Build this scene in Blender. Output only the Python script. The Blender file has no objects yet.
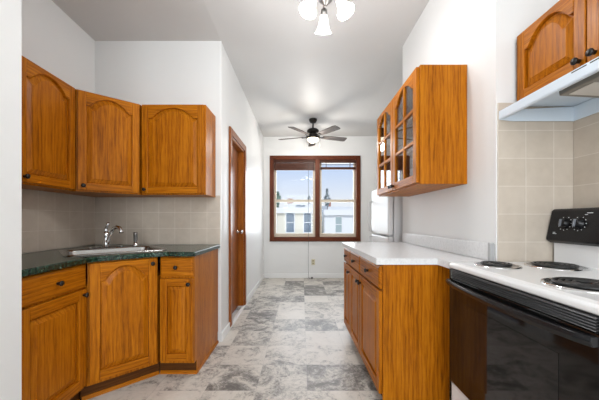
import bpy, bmesh, math, random
from mathutils import Vector, Matrix
random.seed(7)
PI = math.pi
S = bpy.context.scene
COL = S.collection

# ------------------------------------------------------------------ camera, world, lights, exposure
F = 285.0
cam_d = bpy.data.cameras.new('camera'); cam = bpy.data.objects.new('camera', cam_d); COL.objects.link(cam)
cam.location = (0, 0, 1.15); cam.rotation_euler = (PI/2, 0, 0)
cam_d.sensor_width = 36.0; cam_d.lens = 36.0*F/599.0
cam_d.shift_x = -2.5/599.0; cam_d.shift_y = 20.0/599.0
cam_d.clip_start = 0.05; cam_d.clip_end = 400
S.camera = cam

S.view_settings.view_transform = 'Standard'
S.view_settings.look = 'None'
S.view_settings.gamma = 1.0
S.view_settings.use_curve_mapping = False
S.view_settings.exposure = 0.38

W = bpy.data.worlds.new('world'); S.world = W; W.use_nodes = True
wn = W.node_tree; wn.nodes.clear()
wo = wn.nodes.new('ShaderNodeOutputWorld'); wb = wn.nodes.new('ShaderNodeBackground')
wtc = wn.nodes.new('ShaderNodeTexCoord'); wsep = wn.nodes.new('ShaderNodeSeparateXYZ')
wr = wn.nodes.new('ShaderNodeValToRGB')
wr.color_ramp.elements[0].position = 0.03; wr.color_ramp.elements[0].color = (0.93, 0.95, 0.98, 1)
wr.color_ramp.elements[1].position = 0.22; wr.color_ramp.elements[1].color = (0.50, 0.66, 0.98, 1)
wn.links.new(wtc.outputs['Generated'], wsep.inputs[0]); wn.links.new(wsep.outputs['Z'], wr.inputs[0])
wn.links.new(wr.outputs[0], wb.inputs[0]); wb.inputs[1].default_value = 0.78
wn.links.new(wb.outputs[0], wo.inputs[0])

def light(name, kind, loc, energy, col=(1, 1, 1), size=0.1, rot=(0, 0, 0), sy=None):
    d = bpy.data.lights.new(name, kind); d.energy = energy; d.color = col
    if kind == 'AREA':
        d.shape = 'RECTANGLE'; d.size = size; d.size_y = sy or size
    elif kind == 'SUN':
        d.angle = size
    else:
        d.shadow_soft_size = size
    o = bpy.data.objects.new(name, d); COL.objects.link(o); o.location = loc; o.rotation_euler = rot
    return o
SUN = light('sun', 'SUN', (0, -10, 20), 1.6, (1, .96, .89), 0.02, (math.radians(48), 0, math.radians(-20)))
light('rear_frontal_fill', 'AREA', (0.05, -2.3, 1.55), 62, (.90, .96, 1.0), 1.9, (PI/2, 0, 0), 1.7)  # added frontal fill behind the camera, set in the invented rear opening
light('rear_overhead_fill', 'AREA', (-.1, -1.1, 2.72), 13, (.96, .98, 1.0), 1.6, (math.radians(20), 0, 0), 1.2)  # added soft overhead fill behind the camera, no fixture there
light('window_daylight', 'AREA', (0.26, 5.95, 1.6), 38, (.9, .95, 1.0), 1.6, (-PI/2, 0, 0), 1.5)

# ------------------------------------------------------------------ materials
def nodes(name):
    m = bpy.data.materials.new(name); m.use_nodes = True
    nt = m.node_tree; b = nt.nodes['Principled BSDF']
    return m, nt, b
def plain(name, col, rough=.5, metal=0.0, emit=None, es=0.0, spec=None, coat=0.0):
    m, nt, b = nodes(name)
    b.inputs['Base Color'].default_value = (*col, 1); b.inputs['Roughness'].default_value = rough
    b.inputs['Metallic'].default_value = metal
    if spec is not None: b.inputs['Specular IOR Level'].default_value = spec
    if coat: b.inputs['Coat Weight'].default_value = coat
    if emit: b.inputs['Emission Color'].default_value = (*emit, 1); b.inputs['Emission Strength'].default_value = es
    return m
def link(nt, a, b): nt.links.new(a, b)
def mathn(nt, op, a, b=None):
    n = nt.nodes.new('ShaderNodeMath'); n.operation = op
    for i, v in enumerate((a, b)):
        if v is None: continue
        if isinstance(v, (int, float)): n.inputs[i].default_value = v
        else: nt.links.new(v, n.inputs[i])
    return n.outputs[0]
def ramp(nt, fac, stops):
    r = nt.nodes.new('ShaderNodeValToRGB')
    els = r.color_ramp.elements
    while len(els) < len(stops): els.new(0.5)
    for e, (p, c) in zip(els, stops): e.position = p; e.color = (*c, 1)
    nt.links.new(fac, r.inputs[0]); return r.outputs[0]
def noise(nt, vec, scale, detail=3, rough=.55, dist=0.0):
    n = nt.nodes.new('ShaderNodeTexNoise'); n.inputs['Scale'].default_value = scale
    n.inputs['Detail'].default_value = detail; n.inputs['Roughness'].default_value = rough
    n.inputs['Distortion'].default_value = dist
    if vec is not None: nt.links.new(vec, n.inputs['Vector'])
    return n.outputs['Fac']
def mix(nt, fac, a, b, mode='MIX'):
    n = nt.nodes.new('ShaderNodeMix'); n.data_type = 'RGBA'; n.blend_type = mode
    for k, v in ((0, fac), (6, a), (7, b)):
        if isinstance(v, (int, float)): n.inputs[k].default_value = v
        elif isinstance(v, tuple): n.inputs[k].default_value = (*v, 1)
        else: nt.links.new(v, n.inputs[k])
    return n.outputs[2]
def bump(nt, b, h, strength=.2, dist=.002):
    n = nt.nodes.new('ShaderNodeBump'); n.inputs['Strength'].default_value = strength; n.inputs['Distance'].default_value = dist
    nt.links.new(h, n.inputs['Height']); nt.links.new(n.outputs[0], b.inputs['Normal'])

def oak(name, axis, dark=(.20, .054, .0016), mid=(.40, .119, .003), lite=(.53, .183, .007), rough=.38):
    m, nt, b = nodes(name)
    tc = nt.nodes.new('ShaderNodeTexCoord'); oi = nt.nodes.new('ShaderNodeObjectInfo')
    add = nt.nodes.new('ShaderNodeVectorMath'); add.operation = 'ADD'
    sc = nt.nodes.new('ShaderNodeVectorMath'); sc.operation = 'SCALE'; sc.inputs[0].default_value = (3.7, 5.1, 9.3)
    link(nt, oi.outputs['Random'], sc.inputs['Scale'])
    link(nt, tc.outputs['Object'], add.inputs[0]); link(nt, sc.outputs[0], add.inputs[1])
    def mapped(k):
        mp = nt.nodes.new('ShaderNodeMapping'); s = [1, 1, 1]; s['xyz'.index(axis)] = k
        mp.inputs['Scale'].default_value = s; link(nt, add.outputs[0], mp.inputs[0]); return mp.outputs[0]
    fine = noise(nt, mapped(.035), 260, 4, .75)
    big = noise(nt, mapped(.10), 11, 3, .5, .3)
    wv = nt.nodes.new('ShaderNodeTexWave'); wv.wave_type = 'RINGS'; wv.rings_direction = axis.upper()
    wv.inputs['Scale'].default_value = 16; wv.inputs['Distortion'].default_value = 9
    wv.inputs['Detail'].default_value = 3; wv.inputs['Detail Scale'].default_value = 1.6
    link(nt, mapped(.09), wv.inputs['Vector'])
    f = mathn(nt, 'ADD', mathn(nt, 'MULTIPLY', fine, .58), mathn(nt, 'ADD', mathn(nt, 'MULTIPLY', big, .30), mathn(nt, 'MULTIPLY', wv.outputs['Fac'], .10)))
    c = ramp(nt, f, [(.35, dark), (.48, mid), (.62, lite)])
    link(nt, c, b.inputs['Base Color'])
    b.inputs['Roughness'].default_value = rough; b.inputs['Coat Weight'].default_value = .03; b.inputs['Coat Roughness'].default_value = .2
    b.inputs['Specular IOR Level'].default_value = .13
    bump(nt, b, fine, .08, .001)
    return m
OV = oak('oak_vertical', 'z'); OH = oak('oak_horizontal', 'x'); OD = oak('oak_depth', 'y')
DKV = oak('door_wood_vertical', 'z', (.14, .035, .006), (.25, .07, .012), (.36, .11, .02), .3)
WND = oak('window_wood', 'z', (.065, .015, .006), (.115, .028, .010), (.17, .045, .016), .4)
WNDH = oak('window_wood_horizontal', 'x', (.065, .015, .006), (.115, .028, .010), (.17, .045, .016), .4)
FANW = oak('fan_blade_wood', 'x', (.03, .023, .018), (.07, .052, .043), (.12, .095, .08), .55)

def wallmat(name, col, rough=.55, amt=.03):
    m, nt, b = nodes(name)
    tc = nt.nodes.new('ShaderNodeTexCoord')
    n = noise(nt, tc.outputs['Object'], 1.3, 3)
    c = ramp(nt, n, [(.3, tuple(v*(1-amt) for v in col)), (.7, col)])
    link(nt, c, b.inputs['Base Color']); b.inputs['Roughness'].default_value = rough
    bump(nt, b, noise(nt, tc.outputs['Object'], 140, 2), .05, .001)
    return m
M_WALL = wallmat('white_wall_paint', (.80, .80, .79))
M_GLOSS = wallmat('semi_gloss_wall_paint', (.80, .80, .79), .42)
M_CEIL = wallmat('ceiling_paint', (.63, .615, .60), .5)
M_TRIM = plain('white_trim_paint', (.84, .84, .83), .35)

def tile_mat():
    m, nt, b = nodes('beige_wall_tile')
    tc = nt.nodes.new('ShaderNodeTexCoord'); sp = nt.nodes.new('ShaderNodeSeparateXYZ'); cb = nt.nodes.new('ShaderNodeCombineXYZ')
    link(nt, tc.outputs['Object'], sp.inputs[0]); link(nt, sp.outputs['X'], cb.inputs['X']); link(nt, sp.outputs['Z'], cb.inputs['Y'])
    br = nt.nodes.new('ShaderNodeTexBrick'); br.offset = 0.0; br.squash = 1.0
    br.inputs['Scale'].default_value = 1.0; br.inputs['Brick Width'].default_value = .151; br.inputs['Row Height'].default_value = .151
    br.inputs['Mortar Size'].default_value = .0024; br.inputs['Mortar Smooth'].default_value = .3; br.inputs['Bias'].default_value = 0
    br.inputs['Color1'].default_value = (.54, .46, .375, 1); br.inputs['Color2'].default_value = (.57, .49, .405, 1)
    br.inputs['Mortar'].default_value = (.72, .655, .58, 1)
    link(nt, cb.outputs[0], br.inputs['Vector'])
    n = noise(nt, tc.outputs['Object'], 14, 4, .6)
    c = mix(nt, .35, br.outputs['Color'], ramp(nt, n, [(.3, (.50, .43, .36)), (.7, (.66, .585, .50))]))
    link(nt, c, b.inputs['Base Color']); b.inputs['Roughness'].default_value = .3
    bump(nt, b, mathn(nt, 'SUBTRACT', 1.0, br.outputs['Fac']), .35, .002)
    return m
M_TILE = tile_mat()

def floor_mat():
    m, nt, b = nodes('grey_marbled_vinyl_tile')
    T = .345
    tc = nt.nodes.new('ShaderNodeTexCoord'); sp = nt.nodes.new('ShaderNodeSeparateXYZ'); link(nt, tc.outputs['Object'], sp.inputs[0])
    u = mathn(nt, 'DIVIDE', mathn(nt, 'SUBTRACT', sp.outputs['X'], .035), T)
    v = mathn(nt, 'DIVIDE', mathn(nt, 'SUBTRACT', sp.outputs['Y'], 2.61), T)
    fu, fv = mathn(nt, 'FLOOR', u), mathn(nt, 'FLOOR', v)
    cb = nt.nodes.new('ShaderNodeCombineXYZ'); link(nt, fu, cb.inputs[0]); link(nt, fv, cb.inputs[1])
    wnz = nt.nodes.new('ShaderNodeTexWhiteNoise'); wnz.noise_dimensions = '2D'; link(nt, cb.outputs[0], wnz.inputs['Vector'])
    off = nt.nodes.new('ShaderNodeVectorMath'); off.operation = 'SCALE'; link(nt, wnz.outputs['Color'], off.inputs[0]); off.inputs['Scale'].default_value = 37
    ad = nt.nodes.new('ShaderNodeVectorMath'); ad.operation = 'ADD'; link(nt, tc.outputs['Object'], ad.inputs[0]); link(nt, off.outputs[0], ad.inputs[1])
    big = noise(nt, ad.outputs[0], 5.5, 7, .68, .9)
    vein = noise(nt, ad.outputs[0], 19, 9, .78, 1.8)
    rnd = mathn(nt, 'MULTIPLY', mathn(nt, 'SUBTRACT', wnz.outputs['Value'], .5), .19)
    f = mathn(nt, 'ADD', mathn(nt, 'ADD', mathn(nt, 'MULTIPLY', big, .58), mathn(nt, 'MULTIPLY', vein, .46)), rnd)
    c = ramp(nt, f, [(.39, (.13, .117, .104)), (.455, (.28, .256, .23)), (.495, (.46, .425, .38)), (.54, (.61, .565, .505)), (.70, (.70, .65, .585))])
    # joints
    pu = mathn(nt, 'ABSOLUTE', mathn(nt, 'SUBTRACT', mathn(nt, 'FRACT', u), .5)); pv = mathn(nt, 'ABSOLUTE', mathn(nt, 'SUBTRACT', mathn(nt, 'FRACT', v), .5))
    j = mathn(nt, 'GREATER_THAN', mathn(nt, 'MAXIMUM', pu, pv), .4955)
    c = mix(nt, mathn(nt, 'MULTIPLY', j, .45), c, (.36, .34, .32))
    link(nt, c, b.inputs['Base Color']); b.inputs['Roughness'].default_value = .42
    return m
M_FLOOR = floor_mat()

def stone(name, scale, stops, rough):
    m, nt, b = nodes(name)
    tc = nt.nodes.new('ShaderNodeTexCoord')
    n = noise(nt, tc.outputs['Object'], scale, 6, .68, .6)
    link(nt, ramp(nt, n, stops), b.inputs['Base Color']); b.inputs['Roughness'].default_value = rough
    return m
M_GREEN = stone('green_marble_laminate', 55, [(.38, (.003, .010, .007)), (.50, (.006, .027, .016)), (.60, (.022, .062, .040)), (.70, (.19, .26, .21))], .2)
M_WHITEC = stone('white_speckled_laminate', 60, [(.35, (.66, .66, .66)), (.5, (.74, .74, .74)), (.7, (.78, .78, .78))], .28)
M_ENAMEL = plain('white_enamel', (.80, .80, .80), .18)
M_FRIDGE = plain('white_fridge_paint', (.64, .64, .64), .35)
M_GREYP = plain('grey_plastic', (.42, .42, .42), .4)
M_BLACK = plain('black_plastic', (.009, .009, .010), .25, spec=.28)
M_BGLASS = plain('black_oven_glass', (.006, .006, .006), .06, spec=.4)
M_COIL = plain('black_coil', (.012, .012, .012), .42)
M_PAN = plain('drip_pan', (.25, .25, .25), .2, .9)
M_KNOB = plain('black_knob_metal', (.012, .010, .009), .3, .2)
M_STEEL = plain('brushed_steel', (.42, .415, .40), .25, 1.0)
M_CHROME = plain('chrome', (.72, .72, .73), .08, 1.0)
M_NICKEL = plain('brushed_nickel', (.34, .33, .32), .28, 1.0)
M_HOOD = plain('cool_lit_white_enamel', (.72, .81, .90), .3)  # pale blue cast of cool light is put into the base colour
M_FILTER = plain('aluminium_filter', (.30, .29, .26), .4, .6)
M_DARK = plain('dark_void', (.01, .01, .01), .7)
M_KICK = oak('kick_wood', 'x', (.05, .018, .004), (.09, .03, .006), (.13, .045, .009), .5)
M_BRONZE = plain('dark_bronze', (.018, .015, .013), .35, .6)
M_SHADE = plain('lit_frosted_glass', (.9, .9, .88), .3, emit=(1, .96, .90), es=3.0)
M_BOWL = plain('lit_amber_bowl', (.9, .85, .75), .3, emit=(1, .86, .60), es=2.6)
M_CREAM = plain('cream_sash_paint', (.66, .58, .46), .45)
M_IVORY = plain('ivory_plastic', (.62, .58, .42), .4)
M_MARK = plain('white_print', (.7, .7, .7), .5)
M_BLIND = oak('blind_wood', 'x', (.035, .012, .007), (.07, .025, .015), (.11, .044, .028), .5)
def glass_mat(name, tint, k=1.0):
    m, nt, b = nodes(name); nt.nodes.remove(b)
    out = nt.nodes['Material Output']
    tr = nt.nodes.new('ShaderNodeBsdfTransparent'); tr.inputs[0].default_value = (*tint, 1)
    gl = nt.nodes.new('ShaderNodeBsdfGlossy'); gl.inputs['Roughness'].default_value = .02
    fr = nt.nodes.new('ShaderNodeFresnel'); fr.inputs['IOR'].default_value = 1.5
    ms = nt.nodes.new('ShaderNodeMixShader'); link(nt, mathn(nt, 'MULTIPLY', fr.outputs[0], k), ms.inputs[0])
    link(nt, tr.outputs[0], ms.inputs[1]); link(nt, gl.outputs[0], ms.inputs[2]); link(nt, ms.outputs[0], out.inputs[0])
    return m
M_GLASS = glass_mat('window_glass', (.97, .98, .98), .2)
M_CGLASS = glass_mat('cabinet_glass', (.95, .95, .95), .6)

# ------------------------------------------------------------------ mesh helpers
class MB:
    def __init__(s): s.v = []; s.f = []; s.mi = []; s.sm = []
    def add(s, vs, fs, mi=0, smooth=False):
        o = len(s.v); s.v += [tuple(v) for v in vs]
        for f in fs: s.f.append([i+o for i in f]); s.mi.append(mi); s.sm.append(smooth)
        return s
    def box(s, x0, x1, y0, y1, z0, z1, mi=0):
        v = [(x0, y0, z0), (x1, y0, z0), (x1, y1, z0), (x0, y1, z0), (x0, y0, z1), (x1, y0, z1), (x1, y1, z1), (x0, y1, z1)]
        return s.add(v, [(0, 3, 2, 1), (4, 5, 6, 7), (0, 1, 5, 4), (1, 2, 6, 5), (2, 3, 7, 6), (3, 0, 4, 7)], mi)
    def prism(s, poly, z0, z1, mi=0, smooth=False):                # CCW polygon in xy
        n = len(poly)
        v = [(p[0], p[1], z0) for p in poly]+[(p[0], p[1], z1) for p in poly]
        s.add(v, [tuple(range(n-1, -1, -1)), tuple(range(n, 2*n))], mi)
        return s.add(v, [(i, (i+1) % n, n+(i+1) % n, n+i) for i in range(n)], mi, smooth)
    def prism_x(s, poly, x0, x1, mi=0):                              # polygon in yz
        n = len(poly)
        v = [(x0, p[0], p[1]) for p in poly]+[(x1, p[0], p[1]) for p in poly]
        return s.add(v, [tuple(range(n-1, -1, -1)), tuple(range(n, 2*n))]+[(i, (i+1) % n, n+(i+1) % n, n+i) for i in range(n)], mi)
    def lathe(s, prof, seg=20, mat=None, mi=0, caps=True):          # profile (r,z) about z
        mat = mat or Matrix.Identity(4); vs = []; fs = []
        for r, z in prof:
            for k in range(seg):
                a = 2*PI*k/seg; vs.append(mat @ Vector((r*math.cos(a), r*math.sin(a), z)))
        for i in range(len(prof)-1):
            for k in range(seg):
                k2 = (k+1) % seg; fs.append((i*seg+k, i*seg+k2, (i+1)*seg+k2, (i+1)*seg+k))
        if caps:
            fs.append(tuple(range(seg-1, -1, -1))); fs.append(tuple((len(prof)-1)*seg+k for k in range(seg)))
        return s.add(vs, fs, mi, True)
    def tube(s, pts, r, seg=8, mi=0):
        pts = [Vector(p) for p in pts]; vs = []; fs = []; n = len(pts)
        rr = r if isinstance(r, (list, tuple)) else [r]*n
        up = None
        for i, p in enumerate(pts):
            t = (pts[min(i+1, n-1)]-pts[max(i-1, 0)]).normalized()
            if up is None: up = Vector((0, 0, 1)) if abs(t.z) < .9 else Vector((1, 0, 0))
            a = t.cross(up).normalized(); b = a.cross(t).normalized(); up = b
            for k in range(seg):
                an = 2*PI*k/seg; vs.append(p+(a*math.cos(an)+b*math.sin(an))*rr[i])
        for i in range(n-1):
            for k in range(seg):
                k2 = (k+1) % seg; fs.append((i*seg+k, i*seg+k2, (i+1)*seg+k2, (i+1)*seg+k))
        fs.append(tuple(range(seg-1, -1, -1))); fs.append(tuple((n-1)*seg+k for k in range(seg)))
        return s.add(vs, fs, mi, True)
    def build(s, name, mats, parent=None, loc=(0, 0, 0), rotz=0, bevel=0, segs=2):
        me = bpy.data.meshes.new(name); me.from_pydata(s.v, [], s.f)
        mats = mats if isinstance(mats, (list, tuple)) else [mats]
        for m in mats: me.materials.append(m)
        for p, mi, sm in zip(me.polygons, s.mi, s.sm): p.material_index = mi; p.use_smooth = sm
        me.validate(); 
        bm = bmesh.new(); bm.from_mesh(me); bmesh.ops.recalc_face_normals(bm, faces=bm.faces); bm.to_mesh(me); bm.free()
        o = bpy.data.objects.new(name, me); COL.objects.link(o)
        o.location = loc; o.rotation_euler = (0, 0, rotz)
        if parent: o.parent = parent
        if bevel:
            b = o.modifiers.new('bevel', 'BEVEL'); b.width = bevel; b.segments = segs; b.limit_method = 'ANGLE'; b.angle_limit = math.radians(40)
        return o
def tag(o, label=None, cat=None, group=None, kind=None):
    if label: o['label'] = label
    if cat: o['category'] = cat
    if group: o['group'] = group
    if kind: o['kind'] = kind
    return o
def thing(name, label, cat, loc=(0, 0, 0), rotz=0, group=None):
    o = bpy.data.objects.new(name, None); o.empty_display_size = .1; COL.objects.link(o)
    o.location = loc; o.rotation_euler = (0, 0, rotz)
    return tag(o, label, cat, group)
def struct(o): o['kind'] = 'structure'; return o
def axis_mat(loc, d):                                               # local z -> d
    q = Vector((0, 0, 1)).rotation_difference(Vector(d).normalized())
    return Matrix.Translation(Vector(loc)) @ q.to_matrix().to_4x4()
def rrect(x0, x1, y0, y1, r, n=5):
    pts = []
    for cx, cy, a0 in ((x1-r, y0+r, -PI/2), (x1-r, y1-r, 0), (x0+r, y1-r, PI/2), (x0+r, y0+r, PI)):
        for k in range(n+1):
            a = a0+PI/2*k/n; pts.append((cx+r*math.cos(a), cy+r*math.sin(a)))
    return pts

# ------------------------------------------------------------------ setting
XL = -.765                   # passage wall
YB = 2.689                   # back wall of the sink alcove
YF = 5.655                   # window wall
XR = 1.055                   # right wall
YE = 1.55                    # near end of the right wall (range alcove starts)
YW = 2.99                    # far end of the right wall
XA = 1.475                   # back wall of the range alcove
def ceil_z(x, y):
    t = min(1, max(0, (x+.76)/1.81)); zr = 2.84+.13*t
    u = min(1, max(0, (y-2.9)/(YF-2.9)))
    return zr*(1-u)+2.80*u

struct(MB().box(-2.3, 2.3, -2.6, 6.0, -.1, 0).build('floor', M_FLOOR))
cm = MB(); xs = [-2.3, -.76, -.3, .15, .6, 1.05, 2.3]; ys = [-2.6, 0, 1.5, 2.9, 3.6, 4.3, 5.0, YF+.25]
vs = [(x, y, ceil_z(x, y)) for y in ys for x in xs]+[(x, y, ceil_z(x, y)+.25) for y in ys for x in xs]
nx, ny = len(xs), len(ys); N = nx*ny; fs = []
for j in range(ny-1):
    for i in range(nx-1):
        a = j*nx+i; fs.append((a, a+nx, a+nx+1, a+1)); fs.append((N+a, N+a+1, N+a+nx+1, N+a+nx))
for i in range(nx-1): fs.append((i, i+1, N+i+1, N+i)); b_ = (ny-1)*nx+i; fs.append((b_+1, b_, N+b_, N+b_+1))
for j in range(ny-1): a = j*nx; fs.append((a+nx, a, N+a, N+a+nx)); a += nx-1; fs.append((a, a+nx, N+a+nx, N+a))
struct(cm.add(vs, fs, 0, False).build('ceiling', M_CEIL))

LD = Vector((-.052, 1)).normalized()                                # direction of the sink alcove's left wall
def lw(y): return -1.953+.052*(YB-y)
struct(MB().prism([(lw(1.2)-.12, 1.2), (lw(1.2), 1.2), (lw(YB+.02), YB+.02), (lw(YB+.02)-.12, YB+.02)], 0, 3.0).build('wall_left', M_WALL))
struct(MB().prism([(-2.2, -2.5), (-1.2545, -2.5), (-1.2545, 1.275), (-2.2, 1.275)], 0, 3.0).build('wall_left_near', M_WALL))
# back wall of the sink alcove and the passage wall, with the door opening
DY0, DY1, DZ = 3.05, 3.75, 2.06
w = MB()
w.box(-2.1, XL, YB, YB+.12, 0, 3.0)
struct(w.build('wall_left_alcove', M_WALL))
w = MB()
w.box(XL-.12, XL, YB+.12, DY0, 0, 3.0); w.box(XL-.12, XL, DY1, YF, 0, 3.0); w.box(XL-.12, XL, DY0, DY1, DZ, 3.0)
struct(w.build('wall_left_passage', M_GLOSS))
# window wall
WX0, WX1, WZ0, WZ1 = -.57, 1.09, .80, 2.355
w = MB()
w.box(XL-.12, WX0, YF, YF+.2, 0, 3.0); w.box(WX1, 2.2, YF, YF+.2, 0, 3.0); w.box(WX0, WX1, YF, YF+.2, 0, WZ0); w.box(WX0, WX1, YF, YF+.2, WZ1, 3.0)
struct(w.build('wall_far', M_WALL))
struct(MB().box(XR, 1.60, YE, YW, 0, 3.1).build('wall_right', M_WALL))
struct(MB().box(XA, XA+.12, -2.5, YE, 0, 3.1).build('wall_right_alcove', M_WALL))
struct(MB().box(1.95, 2.07, YW-.1, YF, 0, 3.1).build('wall_right_far', M_WALL))
struct(MB().box(1.60, 2.07, YW-.2, YW-.1, 0, 3.1).build('wall_right_return', M_WALL))
# rear wall of the room behind the camera, with a wide opening added to let daylight in
w = MB()
w.box(-1.3, -.9, -2.5, -2.4, 0, 3.1); w.box(1.0, 1.5, -2.5, -2.4, 0, 3.1); w.box(-.9, 1.0, -2.5, -2.4, 0, .7); w.box(-.9, 1.0, -2.5, -2.4, 2.4, 3.1)
struct(w.build('wall_rear', M_WALL))

# tiles (thin slabs with the grid in their own x / z)
def tiles(name, loc, rotz, L, z0, z1):
    struct(MB().box(0, L, -.008, 0, z0, z1).build(name, M_TILE, None, loc, rotz, .002, 1))
tiles('wall_tile_left', (lw(1.31)+.001, 1.31, .92), math.atan2(LD.y, LD.x), 1.372, 0, .46)
tiles('wall_tile_left_alcove', (-1.95, YB-.0005, .92), 0, 1.18, 0, .46)
tiles('wall_tile_right_return', (XR+.005, YE-.0005, .88), 0, XA-XR-.005, 0, .905)
tiles('wall_tile_right', (XA-.0005, YE-.009, .88), -PI/2, 1.6, 0, .905)

# baseboards
def bb(name, x0, x1, y0, y1, h=.085):
    struct(MB().box(x0, x1, y0, y1, 0, h).build(name, M_TRIM, None, (0, 0, 0), 0, .006, 2))
b = MB(); b.box(XL, XL+.014, YB, DY0-.07, 0, .085); b.box(XL, XL+.014, DY1+.07, YF, 0, .085); b.box(XL-.02, XL+.014, DY0-.07, DY1+.07, 0, .028)
struct(b.build('baseboard_left', M_TRIM, None, (0, 0, 0), 0, .005, 2))
bb('baseboard_far', XL+.014, 1.2, YF-.014, YF, .09)
struct(MB().box(XL-.012, XL+.004, YB-.002, YB+.012, .08, 2.84).build('trim_1', M_TRIM, None, (0, 0, 0), 0, .002, 1))

# door in the passage wall
d = bpy.data.objects.new('door_1', None); COL.objects.link(d)
d.location = (XL, DY0, 0); struct(d)
dl = DY1-DY0
c = MB(); cw = .072
c.box(0, .02, -cw, 0, .028, DZ+cw); c.box(0, .02, dl, dl+cw, .028, DZ+cw); c.box(0, .02, 0, dl, DZ, DZ+cw)
c.build('casing', DKV, d, bevel=.005)
c = MB(); c.box(-.119, 0, 0, .02, .028, DZ); c.box(-.119, 0, dl-.02, dl, .028, DZ); c.box(-.119, 0, .02, dl-.02, DZ-.02, DZ)
c.build('jamb', oak('jamb_wood', 'z', (.20, .055, .008), (.36, .11, .016), (.48, .17, .03)), d)
c = MB(); c.box(-.105, -.068, .022, dl-.022, .03, DZ-.022); slab = c.build('door_panel', DKV, d, bevel=.002)
kn = MB(); kn.lathe([(.028, 0), (.028, .006), (.011, .010), (.011, .035), (.024, .042), (.029, .055), (.024, .068), (.008, .073)], 18, axis_mat((-.068, dl-.09, 1.0), (1, 0, 0)))
kn.build('door_knob', M_CHROME, slab)

# window
wd = bpy.data.objects.new('window_1', None); COL.objects.link(wd); wd.location = (0, YF, 0); struct(wd)
cw = .07; MX = .3075
c = MB(); c.box(WX0-cw, WX0+.012, -.022, .12, WZ0-cw+.005, WZ1+cw, 0); c.box(WX1-.012, WX1+cw, -.022, .12, WZ0-cw+.005, WZ1+cw, 0)
c.box(MX-.045, MX+.045, -.022, .13, WZ0, WZ1, 0)
c.box(WX0+.012, WX1-.012, -.022, .12, WZ1-.012, WZ1+cw, 1); c.box(WX0+.012, WX1-.012, -.022, .12, WZ0-cw+.005, WZ0+.012, 1)
c.build('window_frame', [WND, WNDH], wd, bevel=.005)
c = MB(); c.box(WX0-.072, WX1+.072, -.034, -.0, WZ0-cw-.004, WZ0-cw+.016); c.build('window_sill', WNDH, wd, bevel=.005)
for (a, e) in ((WX0+.012, MX-.045), (MX+.045, WX1-.012)):
    c = MB(); zz = (WZ0+.012, 1.535, WZ1-.012)
    for k, (z0, z1, y0) in enumerate(((zz[0], zz[1]+.025, .055), (zz[1]-.025, zz[2], .09))):
        s_ = .042
        c.box(a, a+s_, y0, y0+.035, z0, z1); c.box(e-s_, e, y0, y0+.035, z0, z1)
        c.box(a+s_, e-s_, y0, y0+.035, z0, z0+(.07 if k == 0 else .05)); c.box(a+s_, e-s_, y0, y0+.035, z1-.05, z1)
    sa = c.build('sash', M_CREAM, wd, bevel=.003)
    c = MB(); c.box(a+.04, e-.04, .07, .074, zz[0]+.05, zz[1]-.02); c.box(a+.04, e-.04, .105, .109, zz[1]+.02, zz[2]-.05)
    c.build('glass_pane', M_GLASS, sa)
    c = MB(); c.lathe([(.012, 0), (.014, .008), (.006, .016)], 10, Matrix.Translation(((a+e)/2+.2, .072, zz[1]+.025))); c.build('sash_lock', M_CHROME, sa)

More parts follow.
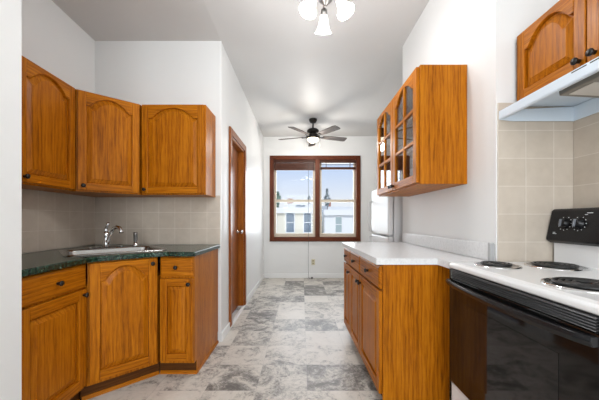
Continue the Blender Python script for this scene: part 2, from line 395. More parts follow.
# ------------------------------------------------------------------ cabinets
def knob(parent, x, z, y=-.0):
    k = MB(); k.lathe([(.009, -.001), (.0075, .010), (.0075, .013), (.0135, .016), (.0152, .021), (.0135, .026), (.006, .029)], 16, axis_mat((x, y, z), (0, -1, 0)))
    return k.build('knob', M_KNOB, parent)
def g_arch(t):
    q = abs(t)/.87
    if q >= 1: return 0.0
    if q < .78: return 1-q**2.1
    u = (q-.78)/.22; a = 1-.78**2.1; m = -2.1*.78**1.1*.22
    return a*(2*u**3-3*u**2+1)+m*(u**3-2*u**2+u)
def door_front(parent, x0, x1, z0, z1, arch=0.0, kn=None, st=.052, rb=None, panes=False, name='door'):
    w, h, T = x1-x0, z1-z0, .02
    rb = rb or st; rt = st+arch*1.0
    if arch: rt = st*.55+arch
    N = 28
    xs = [st+(w-2*st)*i/N for i in range(N+1)]
    def top(x, ins=0.0):
        t = (x-w/2)/((w-2*st)/2) if w > 2*st else 0
        return h-rt+arch*g_arch(t)-ins
    f = MB()
    f.box(0, st, 0, T, 0, h, 0); f.box(w-st, w, 0, T, 0, h, 0); f.box(st, w-st, 0, T, 0, rb, 1)
    if arch:
        v = [(x, 0, top(x)) for x in xs]+[(x, 0, h) for x in xs]+[(x, T, top(x)) for x in xs]+[(x, T, h) for x in xs]
        M_ = N+1; fs = []
        for i in range(N):
            fs += [(i, i+1, M_+i+1, M_+i), (2*M_+i+1, 2*M_+i, 3*M_+i, 3*M_+i+1), (i+1, i, 2*M_+i, 2*M_+i+1), (M_+i, M_+i+1, 3*M_+i+1, 3*M_+i)]
        fs += [(0, M_, 3*M_, 2*M_), (N, 2*M_+N, 3*M_+N, M_+N)]
        f.add(v, fs, 1)
    else: f.box(st, w-st, 0, T, h-rt, h, 1)
    d_ = f.build(name, [OV, OH], parent, (x0, 0, z0), 0, .003, 2)
    if not panes:
        p = MB(); loops = []
        for ins, y in ((0, .0175), (.0055, .0175), (.010, .0135), (.034, .004), (.037, .0015)):
            lx = [st+ins+(w-2*st-2*ins)*i/N for i in range(N+1)]
            lo = [(x, y, rb+ins) for x in lx]
            hi = []
            for i, x in enumerate(lx):
                t = -1+2*i/N
                hi.append((x, y, h-rt+arch*g_arch(t)-ins))
            loops.append(lo+hi[::-1])
        n = len(loops[0]); vs = [q for L in loops for q in L]; fs = []
        for a in range(len(loops)-1):
            for i in range(n):
                j = (i+1) % n; fs.append((a*n+i, a*n+j, (a+1)*n+j, (a+1)*n+i))
        o = (len(loops)-1)*n
        for i in range(N): fs.append((o+i, o+i+1, o+n-2-i, o+n-1-i))
        p.add(vs, fs, 0); p.build('raised_panel', OV, d_)
    else:
        mu = MB(); bw = .011
        mu.box(w/2-bw, w/2+bw, .002, .018, rb, top(w/2)+.01, 0)
        zA, zB = rb+(h-rb-st*.55)*.333, rb+(h-rb-st*.55)*.655
        for z in (zA, zB): mu.box(st, w-st, .003, .017, z-bw, z+bw, 1)
        mu.build('muntin', [OV, OH], d_, bevel=.003)
        gl = MB(); v = [(x, .011, rb-.004) for x in xs]+[(x, .011, top(x)+.004) for x in xs]
        v += [(x, .014, z) for (x, y, z) in v]; M_ = N+1; fs = []
        for i in range(N): fs += [(i, i+1, M_+i+1, M_+i), (2*M_+i+1, 2*M_+i, 3*M_+i, 3*M_+i+1)]
        fs += [(i+1, i, 2*M_+i, 2*M_+i+1) for i in range(N)]+[(M_+i, M_+i+1, 3*M_+i+1, 3*M_+i) for i in range(N)]
        fs += [(0, M_, 3*M_, 2*M_), (N, 2*M_+N, 3*M_+N, M_+N)]
        gl.add(v, fs); gl.build('glass', M_CGLASS, d_)
    if kn: knob(d_, kn[0], kn[1])
    return d_
def drawer_front(parent, x0, x1, z0, z1, kn=True):
    w, h = x1-x0, z1-z0
    p = MB(); i = .012
    v = [(0, .02, 0), (w, .02, 0), (w, .02, h), (0, .02, h), (0, .006, 0), (w, .006, 0), (w, .006, h), (0, .006, h), (i, 0, i), (w-i, 0, i), (w-i, 0, h-i), (i, 0, h-i)]
    p.add(v, [(3, 2, 1, 0), (0, 1, 5, 4), (1, 2, 6, 5), (2, 3, 7, 6), (3, 0, 4, 7), (4, 5, 9, 8), (5, 6, 10, 9), (6, 7, 11, 10), (7, 4, 8, 11), (8, 9, 10, 11)])
    d_ = p.build('drawer', OH, parent, (x0, 0, z0), 0, .002, 2)
    if kn: knob(d_, w/2, h/2)
    return d_

UZ0, UZ1 = 1.363, 2.123
UH = UZ1-UZ0
# left-wall upper cabinet
a_l = math.atan2(LD.y, LD.x)
pA = Vector((-1.665, 2.10)); L_ = .775; p0 = pA-LD*L_
r = thing('wall_cabinet', 'oak wall cabinet nearest the white wall edge at left, above the counter', 'cabinet', (p0.x, p0.y, UZ0), a_l, 'oak wall cabinets over the sink corner')
MB().box(0, L_-.001, .021, .262, 0, UH).build('body', OV, r, bevel=.002)
door_front(r, .004, .318, .012, UH-.006, .075, (.284, .032))
door_front(r, .326, L_-.008, .012, UH-.006, .075, (.034, .034))
# diagonal upper
pB = Vector((-1.351, 2.385)); ang = math.atan2((pB-pA).y, (pB-pA).x); Ld = (pB-pA).length
r = thing('wall_cabinet', 'oak corner wall cabinet set diagonally above the kitchen sink', 'cabinet', (pA.x, pA.y, UZ0), ang, 'oak wall cabinets over the sink corner')
def loc2(pts, o, a):
    ca, sa = math.cos(-a), math.sin(-a); res = []
    for x, y in pts:
        dx, dy = x-o[0], y-o[1]; res.append((dx*ca-dy*sa, dx*sa+dy*ca))
    return res
n_in = Vector((-math.sin(ang), math.cos(ang)))*.021
q = loc2([(pA.x+n_in.x, pA.y+n_in.y+.002), (pB.x+n_in.x-.002, pB.y+n_in.y), (pB.x-.002, YB-.01), (lw(YB)+.012, YB-.01), (lw(pA.y)+.012, pA.y+.004)], pA, ang)
MB().prism(q, 0, UH).build('body', OV, r, bevel=.002)
door_front(r, .008, Ld-.008, .012, UH-.006, .075, (.034, .032))
# back-wall upper
r = thing('wall_cabinet', 'oak wall cabinet beside the passage corner, its plain right side showing', 'cabinet', (pB.x, pB.y, UZ0), 0, 'oak wall cabinets over the sink corner')
wu = .539
MB().box(0, wu, .021, YB-pB.y-.01, 0, UH).build('body', OV, r, bevel=.002)
door_front(r, .008, wu-.012, .012, UH-.006, .085, (.028, .03))

# base cabinets of the sink corner
BZ, KZ = .885, .10
def kick(par, pts, d=.085):
    k = MB(); k.prism(pts, 0, KZ); return k
pE = Vector((-1.04, 2.07)); pD = Vector((-1.34, 1.78)); pC = pD-LD*.468
angd = math.atan2((pE-pD).y, (pE-pD).x); Lb = (pE-pD).length
def base_trim(par, x0, x1, y):
    MB().prism_x([(y-.014, 0), (y, 0), (y, .022), (y-.006, .02), (y-.012, .01)], x0, x1).build('shoe_moulding', OH, par)
r = thing('base_cabinet', 'oak base cabinet left of the sink, wide drawer over square-panelled door', 'cabinet', (pC.x, pC.y, 0), a_l, 'oak base cabinets of the sink corner')
MB().box(.004, .467, .021, .55, KZ, BZ).build('body', OV, r, bevel=.002)
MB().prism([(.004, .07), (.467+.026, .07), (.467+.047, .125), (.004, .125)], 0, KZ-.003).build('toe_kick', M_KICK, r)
base_trim(r, .004, .488, .07)
drawer_front(r, .012, .462, .735, .875)
door_front(r, .012, .462, .125, .722, 0, (.422, .565), .06)
r = thing('base_cabinet', 'oak corner base cabinet set diagonally under the sink, arched door', 'cabinet', (pD.x, pD.y, 0), angd, 'oak base cabinets of the sink corner')
nv = Vector((-math.sin(angd), math.cos(angd)))
def dpoly(off, e=.002):
    a = pD+nv*off; b_ = pE+nv*off
    return loc2([(a.x, a.y+e), (b_.x-e, b_.y), (pE.x-e, YB-.012), (lw(YB)+.014, YB-.012), (lw(pD.y)+.014, pD.y+e)], pD, angd)
c = MB(); c.prism(dpoly(.021), KZ, .742); c.box(.002, Lb-.002, .021, .038, .742, BZ)
c.build('body', OV, r)
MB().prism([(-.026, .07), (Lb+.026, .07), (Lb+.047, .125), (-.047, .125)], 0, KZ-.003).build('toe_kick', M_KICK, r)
base_trim(r, -.021, Lb+.021, .07)
door_front(r, .010, Lb-.010, .125, .875, .085, (Lb-.055, .715), .056)
r = thing('base_cabinet', 'narrow oak base cabinet ending the sink run, small drawer over door', 'cabinet', (pE.x, pE.y, 0), 0, 'oak base cabinets of the sink corner')
wb_ = .25
MB().box(.001, wb_, .021, YB-pE.y-.005, KZ, BZ).build('body', OV, r, bevel=.002)
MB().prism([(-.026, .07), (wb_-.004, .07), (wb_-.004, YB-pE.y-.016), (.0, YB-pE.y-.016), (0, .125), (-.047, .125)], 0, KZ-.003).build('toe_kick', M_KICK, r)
base_trim(r, -.021, wb_+.006, .07)
MB().box(wb_-.0035, wb_+.008, .07, YB-pE.y-.016, 0, .02).build('side_moulding', OD, r)
MB().box(wb_-.0035, wb_-.0005, .07, YB-pE.y-.016, .02, KZ).build('side_panel', OV, r)
drawer_front(r, .008, wb_-.004, .738, .875)
door_front(r, .008, wb_-.004, .125, .722, 0, (wb_-.040, .56), .05)

# green countertop with the sink cut-out
mid = (pD+pE)/2
ax = nv.copy(); tx = (pE-pD).normalized()                           # into the corner / along the front
def sk(u, a): p = mid+tx*u+ax*a; return (p.x, p.y)
SW, S0, S1 = .315, .085, .585                                        # half width, front, back
o25 = .024
ln = Vector((LD.y, -LD.x))                                           # outward normal of left cabinets
A1 = pC+ln*o25; A2 = pD+ln*o25
def isect(p, d1, q_, d2):
    den = d1.x*d2.y-d1.y*d2.x; t = ((q_.x-p.x)*d2.y-(q_.y-p.y)*d2.x)/den; return p+d1*t
J1 = isect(A1, LD, pD-nv*o25, tx); J2 = isect(pD-nv*o25, tx, pE-Vector((0, o25)), Vector((1, 0)))
def soft(a, b_, c_, r_=.06, n=5):
    v1 = (a-b_).normalized()*r_; v2 = (c_-b_).normalized()*r_; out = []
    for k in range(n+1):
        t = k/n; out.append(tuple((b_+v1)*(1-t)**2+b_*2*t*(1-t)+(b_+v2)*t*t))
    return out
outer = [tuple(A1)]+soft(A1, J1, J2)+soft(J1, J2, Vector((-.79+o25, J2.y)))+[(-.79+o25-.004, J2.y), (-.79+o25-.004, YB-.0095), (lw(YB)+.010, YB-.0095), (lw(1.32)+.010, A1.y)]
hole = [sk(u, a) for u, a in rrect(-SW+.015, SW-.015, S0+.015, S1-.015, .05)]
bm = bmesh.new(); ed = []
for loop in (outer, hole):
    vv = [bm.verts.new((x, y, .92)) for x, y in loop]
    ed += [bm.edges.new((vv[i], vv[(i+1) % len(vv)])) for i in range(len(vv))]
bmesh.ops.triangle_fill(bm, edges=ed, use_beauty=True)
ret = bmesh.ops.extrude_face_region(bm, geom=bm.faces[:])
for e in ret['geom']:
    if isinstance(e, bmesh.types.BMVert): e.co.z -= .0345
bmesh.ops.recalc_face_normals(bm, faces=bm.faces)
me = bpy.data.meshes.new('countertop'); bm.to_mesh(me); bm.free(); me.materials.append(M_GREEN)
o = bpy.data.objects.new('countertop', me); COL.objects.link(o)
bv = o.modifiers.new('bevel', 'BEVEL'); bv.width = .006; bv.segments = 2; bv.limit_method = 'ANGLE'; bv.angle_limit = math.radians(60)
tag(o, 'dark green marbled countertop wrapping the sink corner', 'countertop')
# sink
loops = []
def sl(x0, x1, y0, y1, r_, z): loops.append([(*sk(u, a), z) for u, a in rrect(x0, x1, y0, y1, r_)])
sl(-SW, SW, S0, S1, .06, .9205); sl(-SW+.003, SW-.003, S0+.003, S1-.003, .06, .927); sl(-SW+.012, SW-.012, S0+.012, S1-.012, .055, .928)
bi = (-SW+.038, SW-.038, S0+.038, S1-.095)
sl(*bi, .06, .926); sl(bi[0]+.005, bi[1]-.005, bi[2]+.005, bi[3]-.005, .06, .915); sl(bi[0]+.015, bi[1]-.015, bi[2]+.015, bi[3]-.015, .07, .77); sl(bi[0]+.05, bi[1]-.05, bi[2]+.05, bi[3]-.05, .06, .755)
n = len(loops[0]); vs = [p for L in loops for p in L]; fs = []
for a in range(len(loops)-1):
    for i in range(n): j = (i+1) % n; fs.append((a*n+i, a*n+j, (a+1)*n+j, (a+1)*n+i))
fs.append(tuple((len(loops)-1)*n+i for i in range(n)))
snk = thing('kitchen_sink', 'stainless steel drop-in sink in the green corner counter', 'sink', (0, 0, 0))
s_ = MB().add(vs, fs, 0, True).build('basin', M_STEEL, snk)
cx, cy = sk(0, (bi[2]+bi[3])/2)
MB().lathe([(.045, .756), (.042, .759), (.03, .757), (.028, .7555)], 20, Matrix.Translation((cx, cy, 0))).build('drain', M_CHROME, snk)
# faucet
fx, fy = sk(-.02, S1-.048); fr = angd
fa = thing('kitchen_faucet', 'chrome single-lever faucet with curved spout on the sink deck', 'faucet', (fx, fy, .928), fr+math.radians(22)); fa.scale = (1.08, 1.08, 1.08)
MB().prism(rrect(-.11, .11, -.026, .026, .025), 0, .010).build('deck_plate', M_CHROME, fa, rotz=-math.radians(22), bevel=.003)
MB().lathe([(.027, .010), (.024, .03), (.020, .05), (.019, .085), (.022, .10), (.018, .113), (.006, .118)], 18).build('faucet_body', M_CHROME, fa)
MB().tube([(0, -.012, .03), (0, -.030, .075), (0, -.055, .115), (0, -.085, .143), (0, -.122, .155), (0, -.155, .146), (0, -.170, .124), (0, -.172, .112)], [.014, .014, .013, .0125, .0125, .013, .015, .0145], 12).build('spout', M_CHROME, fa)
MB().tube([(0, 0, .108), (0, .002, .13), (0, -.002, .152), (0, -.016, .172), (0, -.030, .180)], [.016, .015, .012, .013, .010], 12).build('lever', M_CHROME, fa)
sx, sy_ = sk(.19, S1-.048)
sp_ = thing('side_sprayer', 'small chrome side sprayer standing right of the faucet', 'sprayer', (sx, sy_, .928), fr); sp_.scale = (1.3, 1.3, 1.12)
MB().lathe([(.022, 0), (.020, .008), (.013, .016), (.013, .03)], 16).build('sprayer_base', M_CHROME, sp_)
MB().lathe([(.010, .03), (.013, .045), (.012, .085), (.015, .095), (.013, .104), (.005, .106)], 14).build('sprayer_head', M_NICKEL, sp_)

# ------------------------------------------------------------------ right side cabinets
# glazed wall cabinet: local x runs from far end to near end (faces -X)
GY0, GY1 = 2.80, 1.818; gl_ = GY0-GY1
r = thing('glass_door_wall_cabinet', 'oak wall cabinet with two arched glass-paned doors on right wall', 'cabinet', (.733, GY0, 1.38), -PI/2)
gh = .762; gd = XR-.733-.001
c = MB()
c.box(0, .018, .021, gd, 0, gh, 0); c.box(gl_-.018, gl_, .021, gd, 0, gh, 0)
c.box(.018, gl_-.018, .021, gd, 0, .018, 1); c.box(.018, gl_-.018, .021, gd, gh-.018, gh, 1); c.box(.018, gl_-.018, gd-.008, gd, .018, gh-.018, 0)
c.box(.018, .05, .021, .04, .018, gh-.018, 0); c.box(gl_-.05, gl_-.018, .021, .04, .018, gh-.018, 0); c.box(gl_/2-.02, gl_/2+.02, .021, .04, .018, gh-.018, 0)
c.box(.05, gl_-.05, .021, .04, gh-.05, gh-.018, 1); c.box(.05, gl_-.05, .021, .04, .018, .045, 1)
c.build('body', [OV, OH], r, bevel=.002)
for z in (.26, .50): MB().box(.019, gl_-.019, .05, gd-.01, z, z+.018).build('shelf', OH, r)
door_front(r, .012, gl_/2-.004, .010, gh-.008, .075, (gl_/2-.044, .03), .056, panes=True)
door_front(r, gl_/2+.004, gl_-.012, .010, gh-.008, .075, (.028, .03), .056, panes=True)

# base run, turned slightly
bn, bf = Vector((.462, 1.705)), Vector((.428, 2.92))
ab = math.atan2((bn-bf).y, (bn-bf).x); LB = (bn-bf).length
tb = (bn-bf).normalized(); nb = Vector((-tb.y, tb.x))               # into the cabinet
bays = [(0, .325), (.325, .705), (.705, LB)]
labs = ['oak base cabinet at the far end of the white counter by the fridge', 'middle oak base cabinet under the white counter', 'near oak base cabinet beside the stove, wide grained side panel showing']
for k, ((x0, x1), lb) in enumerate(zip(bays, labs)):
    p = bf+tb*x0; w_ = x1-x0
    r = thing('base_cabinet', lb, 'cabinet', (p.x, p.y, 0), ab, 'oak base cabinets under the white counter')
    dep = .585 if k < 2 else .42
    MB().box(.001, w_-.001 if k < 2 else w_, .021, dep, KZ, BZ).build('body', OV, r, bevel=.002)
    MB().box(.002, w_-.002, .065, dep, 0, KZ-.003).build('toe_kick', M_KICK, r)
    drawer_front(r, .006, w_-.006, .735, .872)
    kn_ = [(w_-.04, .565), (w_-.04, .565), (.034, .565)][k]
    door_front(r, .006, w_-.006, .105, .722, 0, kn_, .055)
    if k == 2: MB().box(w_-.004, w_+.004, .02, .425, 0, BZ).build('end_panel', OV, r, bevel=.001)
# white countertop
c = MB()
e1 = bn-nb*.022+tb*.016; e0 = bf-nb*.022
c.prism([(e0.x, e0.y), (e1.x, e1.y), (.803, e1.y), (.803, YE+.005), (XR-.001, YE+.005), (XR-.001, e0.y)], BZ, .922)
ct = c.build('countertop', M_WHITEC, None, bevel=.006)
tag(ct, 'white speckled laminate countertop on the right-hand base cabinets', 'countertop')
c = MB(); c.box(XR-.022, XR-.001, YE+.03, 2.94, .922, 1.022); o = c.build('backsplash', M_WHITEC, ct, bevel=.006)
c = MB(); c.prism_x([(YE+.006, .922), (YE+.03, .922), (YE+.03, 1.025), (YE+.012, 1.025), (YE+.006, 1.018)], XR-.026, XR-.001); c.build('backsplash_end_cap', M_GREYP, ct, bevel=.003)

# ------------------------------------------------------------------ stove
RY1, RY0 = 1.535, .745; RL = RY1-RY0; RX = .792
st = thing('electric_range', 'white electric coil stove with black oven door and black control panel', 'stove', (RX, RY1, 0), -PI/2)
rd = XA-.012-RX                                                     # depth
c = MB(); c.box(.004, RL-.004, .03, rd, .05, .893); c.box(.02, RL-.02, .06, rd-.02, 0, .05); c.build('body', M_ENAMEL, st, bevel=.004)
c = MB(); c.prism_x([(.0, .898), (.006, .892), (.03, .892), (rd-.05, .892), (rd-.05, .926), (.025, .926), (.008, .921), (.0, .912)], 0, RL); c.build('cooktop', M_ENAMEL, st, bevel=.004)
# storage drawer and oven door
c = MB(); c.box(.006, RL-.006, .008, .03, .06, .285); c.build('storage_drawer', M_ENAMEL, st, bevel=.006)
c = MB(); c.box(.006, RL-.006, -.004, .03, .298, .845); dr = c.build('oven_door', M_BGLASS, st, bevel=.006)
c = MB(); hz = .826; pts = []
for k in range(21):
    t = k/20; x = .012+(RL-.024)*t; pts.append((x, -.024-.036*math.sin(PI*t)**.6, hz))
vs = []; fs = []
for i, (x, y, z) in enumerate(pts):
    vs += [(x, y+.004, z-.016), (x, y-.002, z), (x, y+.004, z+.012), (x, y+.022, z+.012), (x, y+.022, z-.016)]
for i in range(20):
    for k in range(5): j = (k+1) % 5; fs.append((i*5+k, i*5+j, (i+1)*5+j, (i+1)*5+k))
fs += [(4, 3, 2, 1, 0), tuple(100+k for k in range(5))]
c.add(vs, fs); c.build('door_handle', M_BLACK, dr, bevel=.002)
c = MB(); c.box(.13, RL-.13, -.0052, -.003, .40, .74); c.build('door_window', plain('oven_window_glass', (.010, .009, .009), .05, spec=.45), dr)
c = MB(); c.box(.006, RL-.006, .006, .03, .846, .891, 0)
c.build('vent_panel', M_DARK, st)
for k in range(5):
    z = .849+k*.0085; MB().prism_x([(-.004, z), (.0, z+.0035), (.012, z+.006), (.012, z+.004)], .02, RL-.02).build('vent_louvre', plain('louvre_black', (.035, .035, .036), .3) if k == 0 else bpy.data.materials['louvre_black'], st)
# burners: centre in world, radius
for (bx, by, br) in ((.955, 1.395, .085), (1.215, 1.365, .108), (.965, .965, .108), (1.235, .95, .085)):
    lx, ly = RY1-by, bx-RX
    c = MB(); c.lathe([(br+.012, .9255), (br+.010, .9295), (br, .929), (br-.008, .9268), (.02, .9262)], 40, Matrix.Translation((lx, ly, 0))); pn = c.build('burner', M_PAN, st)
    MB().lathe([(br+.014, .9262), (br+.012, .9315), (br+.006, .9322), (br+.003, .9295)], 40, Matrix.Translation((lx, ly, 0)), caps=False).build('trim_ring', M_CHROME, pn)
    c = MB(); pts = []; turns = 4 if br > .1 else 3; n_ = turns*36
    for i in range(n_+1):
        a = 2*PI*i/36; rr = .022+(br-.014-.022)*i/n_; pts.append((lx+rr*math.cos(a), ly+rr*math.sin(a), .9355))
    c.tube(pts, .0055, 6); c.build('coil', M_COIL, pn)
# back guard
c = MB(); c.box(.006, RL-.006, rd-.115, rd, .90, 1.05); c.build('backguard', M_ENAMEL, st, bevel=.006)
sec = [(rd-.150, 1.045), (rd-.128, 1.030), (rd-.02, 1.030), (rd-.02, 1.200), (rd-.106, 1.208), (rd-.118, 1.200)]
c = MB(); c.prism_x(sec, -.004, RL+.004); cp = c.build('control_panel', M_BLACK, st, bevel=.008, segs=3)
fn = Vector((0, -(1.200-1.045), (rd-.118)-(rd-.150))).normalized(); fn = Vector((0, -.979, .202))
def on_face(x, z):
    t = (z-1.045)/(1.200-1.045); return Vector((x, rd-.150+.032*t, z))
for kx in (.094, .168, RL-.168, RL-.094):
    p = on_face(kx, 1.132)
    c = MB(); c.lathe([(.026, -.002), (.026, .004), (.021, .008), (.019, .022), (.015, .024)], 24, axis_mat(p, fn)); kb = c.build('control_knob', M_BLACK, st)
    c = MB(); m4 = axis_mat(p+fn*.023, fn)
    vv = [m4 @ Vector(q_) for q_ in ((-.004, -.018, 0), (.004, -.018, 0), (.004, .018, 0), (-.004, .018, 0), (-.003, -.017, .008), (.003, -.017, .008), (.003, .017, .008), (-.003, .017, .008))]
    c.add(vv, [(0, 3, 2, 1), (4, 5, 6, 7), (0, 1, 5, 4), (1, 2, 6, 5), (2, 3, 7, 6), (3, 0, 4, 7)]); c.build('knob_grip', plain('grey_grip', (.16, .17, .19), .3), kb)
    c = MB(); m4 = axis_mat(p+fn*.0015, fn)
    for q_ in range(11):
        a = PI*(.5+.14)+2*PI*.86*q_/10
        c.lathe([(.0022, 0), (.0022, .001)], 6, m4 @ Matrix.Translation((.034*math.cos(a), .034*math.sin(a), 0)))
    c.build('dial_mark', M_MARK, cp)
c = MB()
for x0, z0, w_ in ((.036, 1.078, .020), (.036, 1.084, .012), (.196, 1.182, .026), (.188, 1.174, .012)):
    p = on_face(x0, z0); MB().box(p.x, p.x+w_, p.y-.0018, p.y+.004, p.z, p.z+.003).build('printed_mark', M_MARK, cp)

# ------------------------------------------------------------------ hood and its cabinet
HY1 = 1.538; HL = .762
hd = thing('range_hood', 'white metal range hood tinted as if in cool light, under the cabinet over the stove', 'range hood', (1.062, HY1, 1.69), -PI/2)
D_ = XA-.010-1.062
c = MB()
c.prism_x([(.0, .006), (.004, 0), (.018, 0), (.018, .045), (.08, .072), (D_, .072), (D_, .076), (.075, .076), (.0, .046)], 0, HL)      # lip and top skin
c.prism_x([(.0, 0), (.018, 0), (.018, .05), (D_, .070), (D_, -.008), (.07, -.008), (.02, -.002)], -.0, .008)
c.prism_x([(.0, 0), (.018, 0), (.018, .05), (D_, .070), (D_, -.008), (.07, -.008), (.02, -.002)], HL-.008, HL)
c.box(.008, HL-.008, D_-.006, D_, -.008, .07)
c.build('hood_shell', M_HOOD, hd, bevel=.0015, segs=1)
c = MB(); c.prism_x([(.05, .030), (.055, -.002), (D_-.12, -.014), (D_-.10, .06), (.06, .06)], .30, HL-.03); fb = c.build('filter_housing', M_FILTER, hd, bevel=.004)
for k in range(3): MB().prism_x([(.075, -.0055), (.075, -.0035), (D_-.14, -.0135), (D_-.14, -.0155)], .325+k*.13, .43+k*.13).build('filter_slot', plain('filter_mesh', (.72, .70, .66), .45, .3) if k == 0 else bpy.data.materials['filter_mesh'], fb)
for x0, x1 in ((.415, .475), (.487, .547), (.56, .62)): MB().box(x0, x1, -.0008, .004, .037, .041).build('lip_slot', M_DARK, hd)
for x, z in ((.15, .030), (.19, .030), (.24, .012)):
    MB().lathe([(.006, 0), (.006, .003)], 10, axis_mat((x, D_-.0055, z), (0, -1, 0))).build('screw_hole', M_DARK, hd)
r = thing('hood_cabinet', 'short oak wall cabinet with arched doors above the range hood', 'cabinet', (1.152, HY1, 1.7675), -PI/2)
ch = 2.14-1.7675
MB().box(0, HL, .021, XA-1.152-.002, 0, ch).build('body', OV, r, bevel=.002)
door_front(r, .008, HL/2-.003, .012, ch-.006, .075, (HL/2-.036, .03), .05)
door_front(r, HL/2+.003, HL-.008, .012, ch-.006, .075, (.033, .03), .05)

# ------------------------------------------------------------------ fridge (faces -X beyond the right wall)
fg = thing('refrigerator', 'white top-freezer refrigerator standing beyond the right wall', 'refrigerator', (.93, 3.82, 0), -PI/2)
c = MB(); c.box(0, .74, .065, .72, .03, 1.54); c.build('body', plain('fridge_side_paint', (.62, .62, .62), .4), fg, bevel=.008)
c = MB(); c.box(0, .74, 0, .06, .08, .965); fd = c.build('refrigerator_door', M_FRIDGE, fg, bevel=.016, segs=4)
c = MB(); c.box(0, .74, 0, .06, .98, 1.54); zd = c.build('freezer_door', M_FRIDGE, fg, bevel=.016, segs=4)
MB().tube([(.05, 0, 1.0), (.05, -.035, 1.01), (.05, -.04, 1.1), (.05, -.04, 1.3), (.05, -.035, 1.38), (.05, 0, 1.39)], .011, 8).build('freezer_handle', M_FRIDGE, zd)
MB().tube([(.05, 0, .94), (.05, -.035, .93), (.05, -.04, .85), (.05, -.04, .6), (.05, -.035, .52), (.05, 0, .51)], .011, 8).build('door_handle', M_FRIDGE, fd)
MB().box(.02, .72, .066, .10, 0.002, .03).build('base_grille', M_GREYP, fg)

# ------------------------------------------------------------------ lamps
LX, LY = .165, 2.00; LZ = ceil_z(LX, LY)
lp = thing('ceiling_light', 'three-shade nickel ceiling light with lit frosted bell shades', 'ceiling light', (LX, LY, LZ))
MB().lathe([(.075, 0), (.075, -.012), (.055, -.03), (.020, -.04), (.012, -.05), (.012, -.15), (.035, -.165), (.050, -.19), (.046, -.215), (.022, -.235), (.012, -.252), (.004, -.256)], 28).build('canopy', M_NICKEL, lp)
for k, a in enumerate((92, 212, 332)):
    a = math.radians(a); dv = Vector((math.cos(a), math.sin(a), 0))
    ar = MB(); ar.tube([dv*.03+Vector((0, 0, -.19)), dv*.055+Vector((0, 0, -.180)), dv*.078+Vector((0, 0, -.19)), dv*.088+Vector((0, 0, -.225))], .008, 8)
    tip = dv*.088+Vector((0, 0, -.215)); sd = (dv*.42+Vector((0, 0, -.9))).normalized(); m4 = axis_mat(tip, sd) @ Matrix.Scale(.88, 4)
    arm = ar.build('lamp_arm', M_NICKEL, lp)
    sc = MB(); sc.lathe([(.012, -.01), (.026, .0), (.028, .03), (.022, .045)], 18, m4); sc.build('socket', M_NICKEL, arm)
    sh = MB(); sh.lathe([(.024, .035), (.032, .05), (.037, .08), (.044, .115), (.056, .145), (.071, .165), (.069, .166), (.053, .145), (.041, .115), (.034, .08), (.028, .05)], 26, m4, caps=False); sh.build('lamp_shade', M_SHADE, arm)
    bl = MB(); bl.lathe([(.010, .04), (.024, .075), (.029, .10), (.022, .122), (.006, .13)], 16, m4); bl.build('bulb', M_SHADE, arm)
    q_ = Vector((LX, LY, LZ))+tip+sd*.175
    light('ceiling_light_bulb', 'POINT', q_, 7.2, (.97, .98, 1.0), .05)

FX, FY = (313-302)/59.7, 4.77; FZ = ceil_z(FX, FY)
fan = thing('ceiling_fan', 'dark five-blade ceiling fan with a lit bowl near the window', 'ceiling fan', (FX, FY, FZ))
MB().lathe([(.068, 0.004), (.068, -.02), (.05, -.055), (.018, -.07)], 24).build('canopy', M_BRONZE, fan)
MB().lathe([(.013, -.06), (.013, -.17)], 12).build('downrod', M_BRONZE, fan)
MB().lathe([(.02, -.155), (.075, -.165), (.10, -.185), (.10, -.215), (.055, -.235), (.055, -.25), (.105, -.262), (.115, -.275), (.115, -.315), (.10, -.325)], 28).build('motor', M_BRONZE, fan)
bw_ = MB(); bw_.lathe([(.098, -.326), (.096, -.343), (.080, -.365), (.048, -.380), (.01, -.386)], 28); bw_.build('light_bowl', M_BOWL, fan)
for k in range(5):
    a = math.radians(90+72*k)
    br_ = MB(); br_.prism([(.06, -.018), (.17, -.026), (.20, -.022), (.20, .022), (.17, .026), (.06, .018)], -.300, -.292)
    bo = br_.build('blade_bracket', M_BRONZE, fan, rotz=a)
    b_ = MB(); tl = math.radians(-12); out = [(.17, -.045), (.30, -.058), (.575, -.066), (.605, -.055), (.61, 0), (.605, .055), (.575, .066), (.30, .058), (.17, .045)]
    n_ = len(out); vs = [(x, y*math.cos(tl), -.294+y*math.sin(tl)+.004) for x, y in out]+[(x, y*math.cos(tl), -.294+y*math.sin(tl)+.011) for x, y in out]
    b_.add(vs, [tuple(range(n_-1, -1, -1)), tuple(range(n_, 2*n_))]+[(i, (i+1) % n_, n_+(i+1) % n_, n_+i) for i in range(n_)])
    b_.build('blade', FANW, bo)
for dx, l in ((-.105, .16), (.118, .13)):
    c = MB(); c.tube([(dx, -.02, -.32), (dx, -.02, -.33-l)], .0018, 5); c.lathe([(.004, 0), (.006, -.012), (.003, -.022)], 8, Matrix.Translation((dx, -.02, -.33-l))); c.build('pull_chain', M_NICKEL, fan)
light('fan_light_bulb', 'POINT', (FX, FY, FZ-.46), 17, (1, .96, .90), .08)

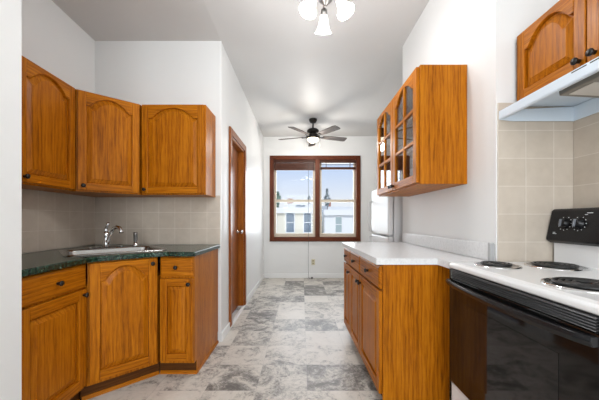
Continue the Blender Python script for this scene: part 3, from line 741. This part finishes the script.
# ------------------------------------------------------------------ blinds, outlet, cord
def blind(a, e, gaps, lab, th=.004):
    b_ = thing('window_blind', lab, 'blind', ((a+e)/2, YF+.028, WZ1-.012), 0, 'raised wooden blinds')
    hw = (e-a)/2-.006
    MB().box(-hw, hw, -.025, .02, -.055, -.002).build('headrail', M_BLIND, b_, bevel=.003)
    for k, z in enumerate(gaps):
        MB().box(-hw+.006, hw-.006, -.024, .020, z-th, z).build('slat', M_BLIND, b_)
    z = min(gaps); MB().box(-hw+.006, hw-.006, -.024, .020, z-.026, z-.006).build('bottom_rail', M_BLIND, b_, bevel=.003)
    for x in (-hw+.12, hw-.12): MB().box(x-.006, x+.006, -.0275, -.0255, z-.026, -.055).build('ladder_tape', M_BLIND, b_)
    return b_
blind(WX0+.012, MX-.045, [-.062-.0115*k for k in range(11)], 'tightly gathered brown wooden blind raised in the left window sash', .0109)
blind(MX+.045, WX1-.012, [-.090, -.094, -.142, -.147, -.152, -.157, -.162], 'loosely gathered brown wooden blind with gaps in the right window')
c = MB(); cx = (308.4-302)/50.8
c.tube([(cx, YF-.026, 2.25), (cx, YF-.03, 1.6), (cx+.002, YF-.028, .9), (cx, YF-.05, .66), (cx-.002, YF-.022, .35), (cx+.002, YF-.02, .12), (cx, YF-.03, .012), (cx+.03, YF-.05, .006), (cx+.06, YF-.07, .006)], .0032, 6)
c.lathe([(.012, 0), (.016, .006), (.016, .03), (.008, .036)], 12, Matrix.Translation((cx+.07, YF-.075, .0)))
tag(c.build('blind_cord', plain('dark_cord', (.06, .055, .05), .6)), 'thin dark cord hanging from the window mullion down to the floor', 'cord')
ou = thing('wall_outlet', 'ivory electrical outlet on the white wall below the window', 'outlet', ((313.2-302)/50.4, YF, .315))
MB().box(-.036, .036, -.007, 0, -.058, .058).build('cover_plate', M_IVORY, ou, bevel=.003)
c = MB(); c.box(-.017, .017, -.0095, -.0065, .010, .040); c.box(-.017, .017, -.0095, -.0065, -.040, -.010); c.build('socket', plain('outlet_socket', (.35, .30, .18), .4), ou, bevel=.003)

# ------------------------------------------------------------------ outside the window
OY = 17.0; KF = 285/OY
def px(x, y, Y=OY): return ((x-302)*Y/285, 1.15+(220-y)*Y/285)
struct(MB().box(-60, 60, 6.6, 120, -7.0, -6.8).build('ground_outside', plain('outdoor_paving', (.35, .35, .34), .9)))
M_BC = plain('cream_render', (.80, .76, .64), .8); M_BW = plain('white_render', (.82, .83, .84), .8); M_BG = plain('grey_side_render', (.50, .53, .57), .8)
M_PANE = plain('blue_grey_pane', (.16, .21, .27), .2); M_PANE2 = plain('green_grey_pane', (.38, .46, .46), .3); M_CORN = plain('white_cornice', (.84, .84, .83), .7)
def bld(name, lab, x0, x1, ytop, mat, wins, Y=OY, pane=M_PANE, depth=6, cornice=True):
    X0, Z1 = px(x0, ytop, Y); X1, _ = px(x1, ytop, Y)
    t_ = thing(name, lab, 'building', ((X0+X1)/2, Y, -6.8)); cx_ = (X0+X1)/2
    MB().box(X0-cx_, X1-cx_, 0, depth, 0, Z1+6.8).build('wall', mat, t_)
    if cornice: MB().box(X0-cx_-.05, X1-cx_+.05, -.15, .3, Z1+6.8-.25, Z1+6.8+.08).build('cornice', M_CORN, t_)
    for (a, b_, c_, d_) in wins:
        wx0, wz1 = px(a, c_, Y); wx1, wz0 = px(b_, d_, Y)
        w_ = MB(); w_.box(wx0-cx_-.06, wx1-cx_+.06, -.05, .02, wz0+6.74, wz1+6.86); wf = w_.build('window', M_CORN, t_)
        MB().box(wx0-cx_, wx1-cx_, -.06, -.045, wz0+6.8, wz1+6.8).build('pane', pane, wf)
        if b_-a > 3: MB().box(wx0-cx_, wx1-cx_, -.07, -.058, (wz0+wz1)/2+6.78, (wz0+wz1)/2+6.82).build('sash_bar', M_CORN, wf)
    return t_
bld('townhouse', 'cream townhouse with tall blue-grey windows seen through left window', 262, 315.2, 209, M_BC, [(269, 276, 213, 232), (286.5, 294, 213, 232), (304, 311, 213, 232)])
bld('townhouse', 'white townhouse with one small pale window seen through right window', 324.5, 372, 211, M_BW, [(335.5, 341.5, 217, 232), (360, 366, 217, 232)], pane=M_PANE2)
bld('townhouse', 'grey recessed townhouse wall between the cream and white houses', 313, 327, 206, M_BG, [], Y=24, cornice=False, depth=4)
far_a = bld('townhouse', 'low distant pale rooftop building behind the cream townhouse', 288, 312, 203.5, M_CORN, [(296, 305, 205, 207)], Y=30, cornice=False)
far_b = bld('townhouse', 'distant pale building rising behind the white townhouse', 326, 372, 206.5, M_BW, [], Y=32, cornice=False)
M_BRICK = plain('brick_red', (.42, .22, .17), .85)
def chim(par, x, y1, w_, Y):
    X, Z1 = px(x, y1, Y); hw = w_*Y/285/2; zt = max(v[2] for v in par.children[0].bound_box)
    MB().box(X-hw-par.location.x, X+hw-par.location.x, .4, 1.3, zt-.05, Z1+6.8).build('chimney', M_BRICK, par, bevel=.03)
chim(far_a, 290, 198.5, 5, 30.4)
chim(far_b, 328.5, 200.5, 5, 32.4)
def tree(x, ytop, ybot, w_, Y, lab, seed, col):
    rnd_ = random.Random(seed); X, Zt = px(x, ytop, Y); hw = w_*Y/285/2
    t_ = thing('tree', lab, 'tree', (X, Y, -6.8)); hh = Zt+6.8
    MB().tube([(0, 0, 0), (.05, 0, hh*.5), (0, 0, hh*.97)], [.16, .1, .02], 8).build('trunk', plain('bark', (.13, .10, .08), .9) if 'bark' not in bpy.data.materials else bpy.data.materials['bark'], t_)
    c = MB()
    zb = 1.15+(220-ybot)*Y/285+6.8
    for k in range(260):
        u = rnd_.random(); z = zb+(hh-zb)*u; rad = hw*(1-u**2.2*.8)*(.55+.45*math.sin(7*u+seed))*(rnd_.random()**.5); a = rnd_.random()*2*PI
        p = Vector((rad*math.cos(a), rad*math.sin(a), z)); q_ = Vector((rnd_.gauss(0, 1), rnd_.gauss(0, 1), rnd_.gauss(0, 1))).normalized(); s_ = .10+.12*rnd_.random()
        e_ = q_.orthogonal().normalized(); g_ = q_.cross(e_)
        c.add([p-e_*s_, p+g_*s_*.5+q_*.03, p+e_*s_, p-g_*s_*.5+q_*.03], [(0, 1, 2, 3)])
    c.build('foliage', plain('foliage_%d' % seed, col, .8), t_)
tree(277.5, 192, 212, 9, 24, 'small green tree rising at the left of the window view', 3, (.30, .40, .32))
tree(327, 189, 207, 8, 26, 'bare-topped grey-green tree behind the brick chimney', 5, (.46, .50, .50))
tree(309, 196, 206, 4, 40, 'slim distant tree left of the window mullion', 9, (.42, .46, .48))
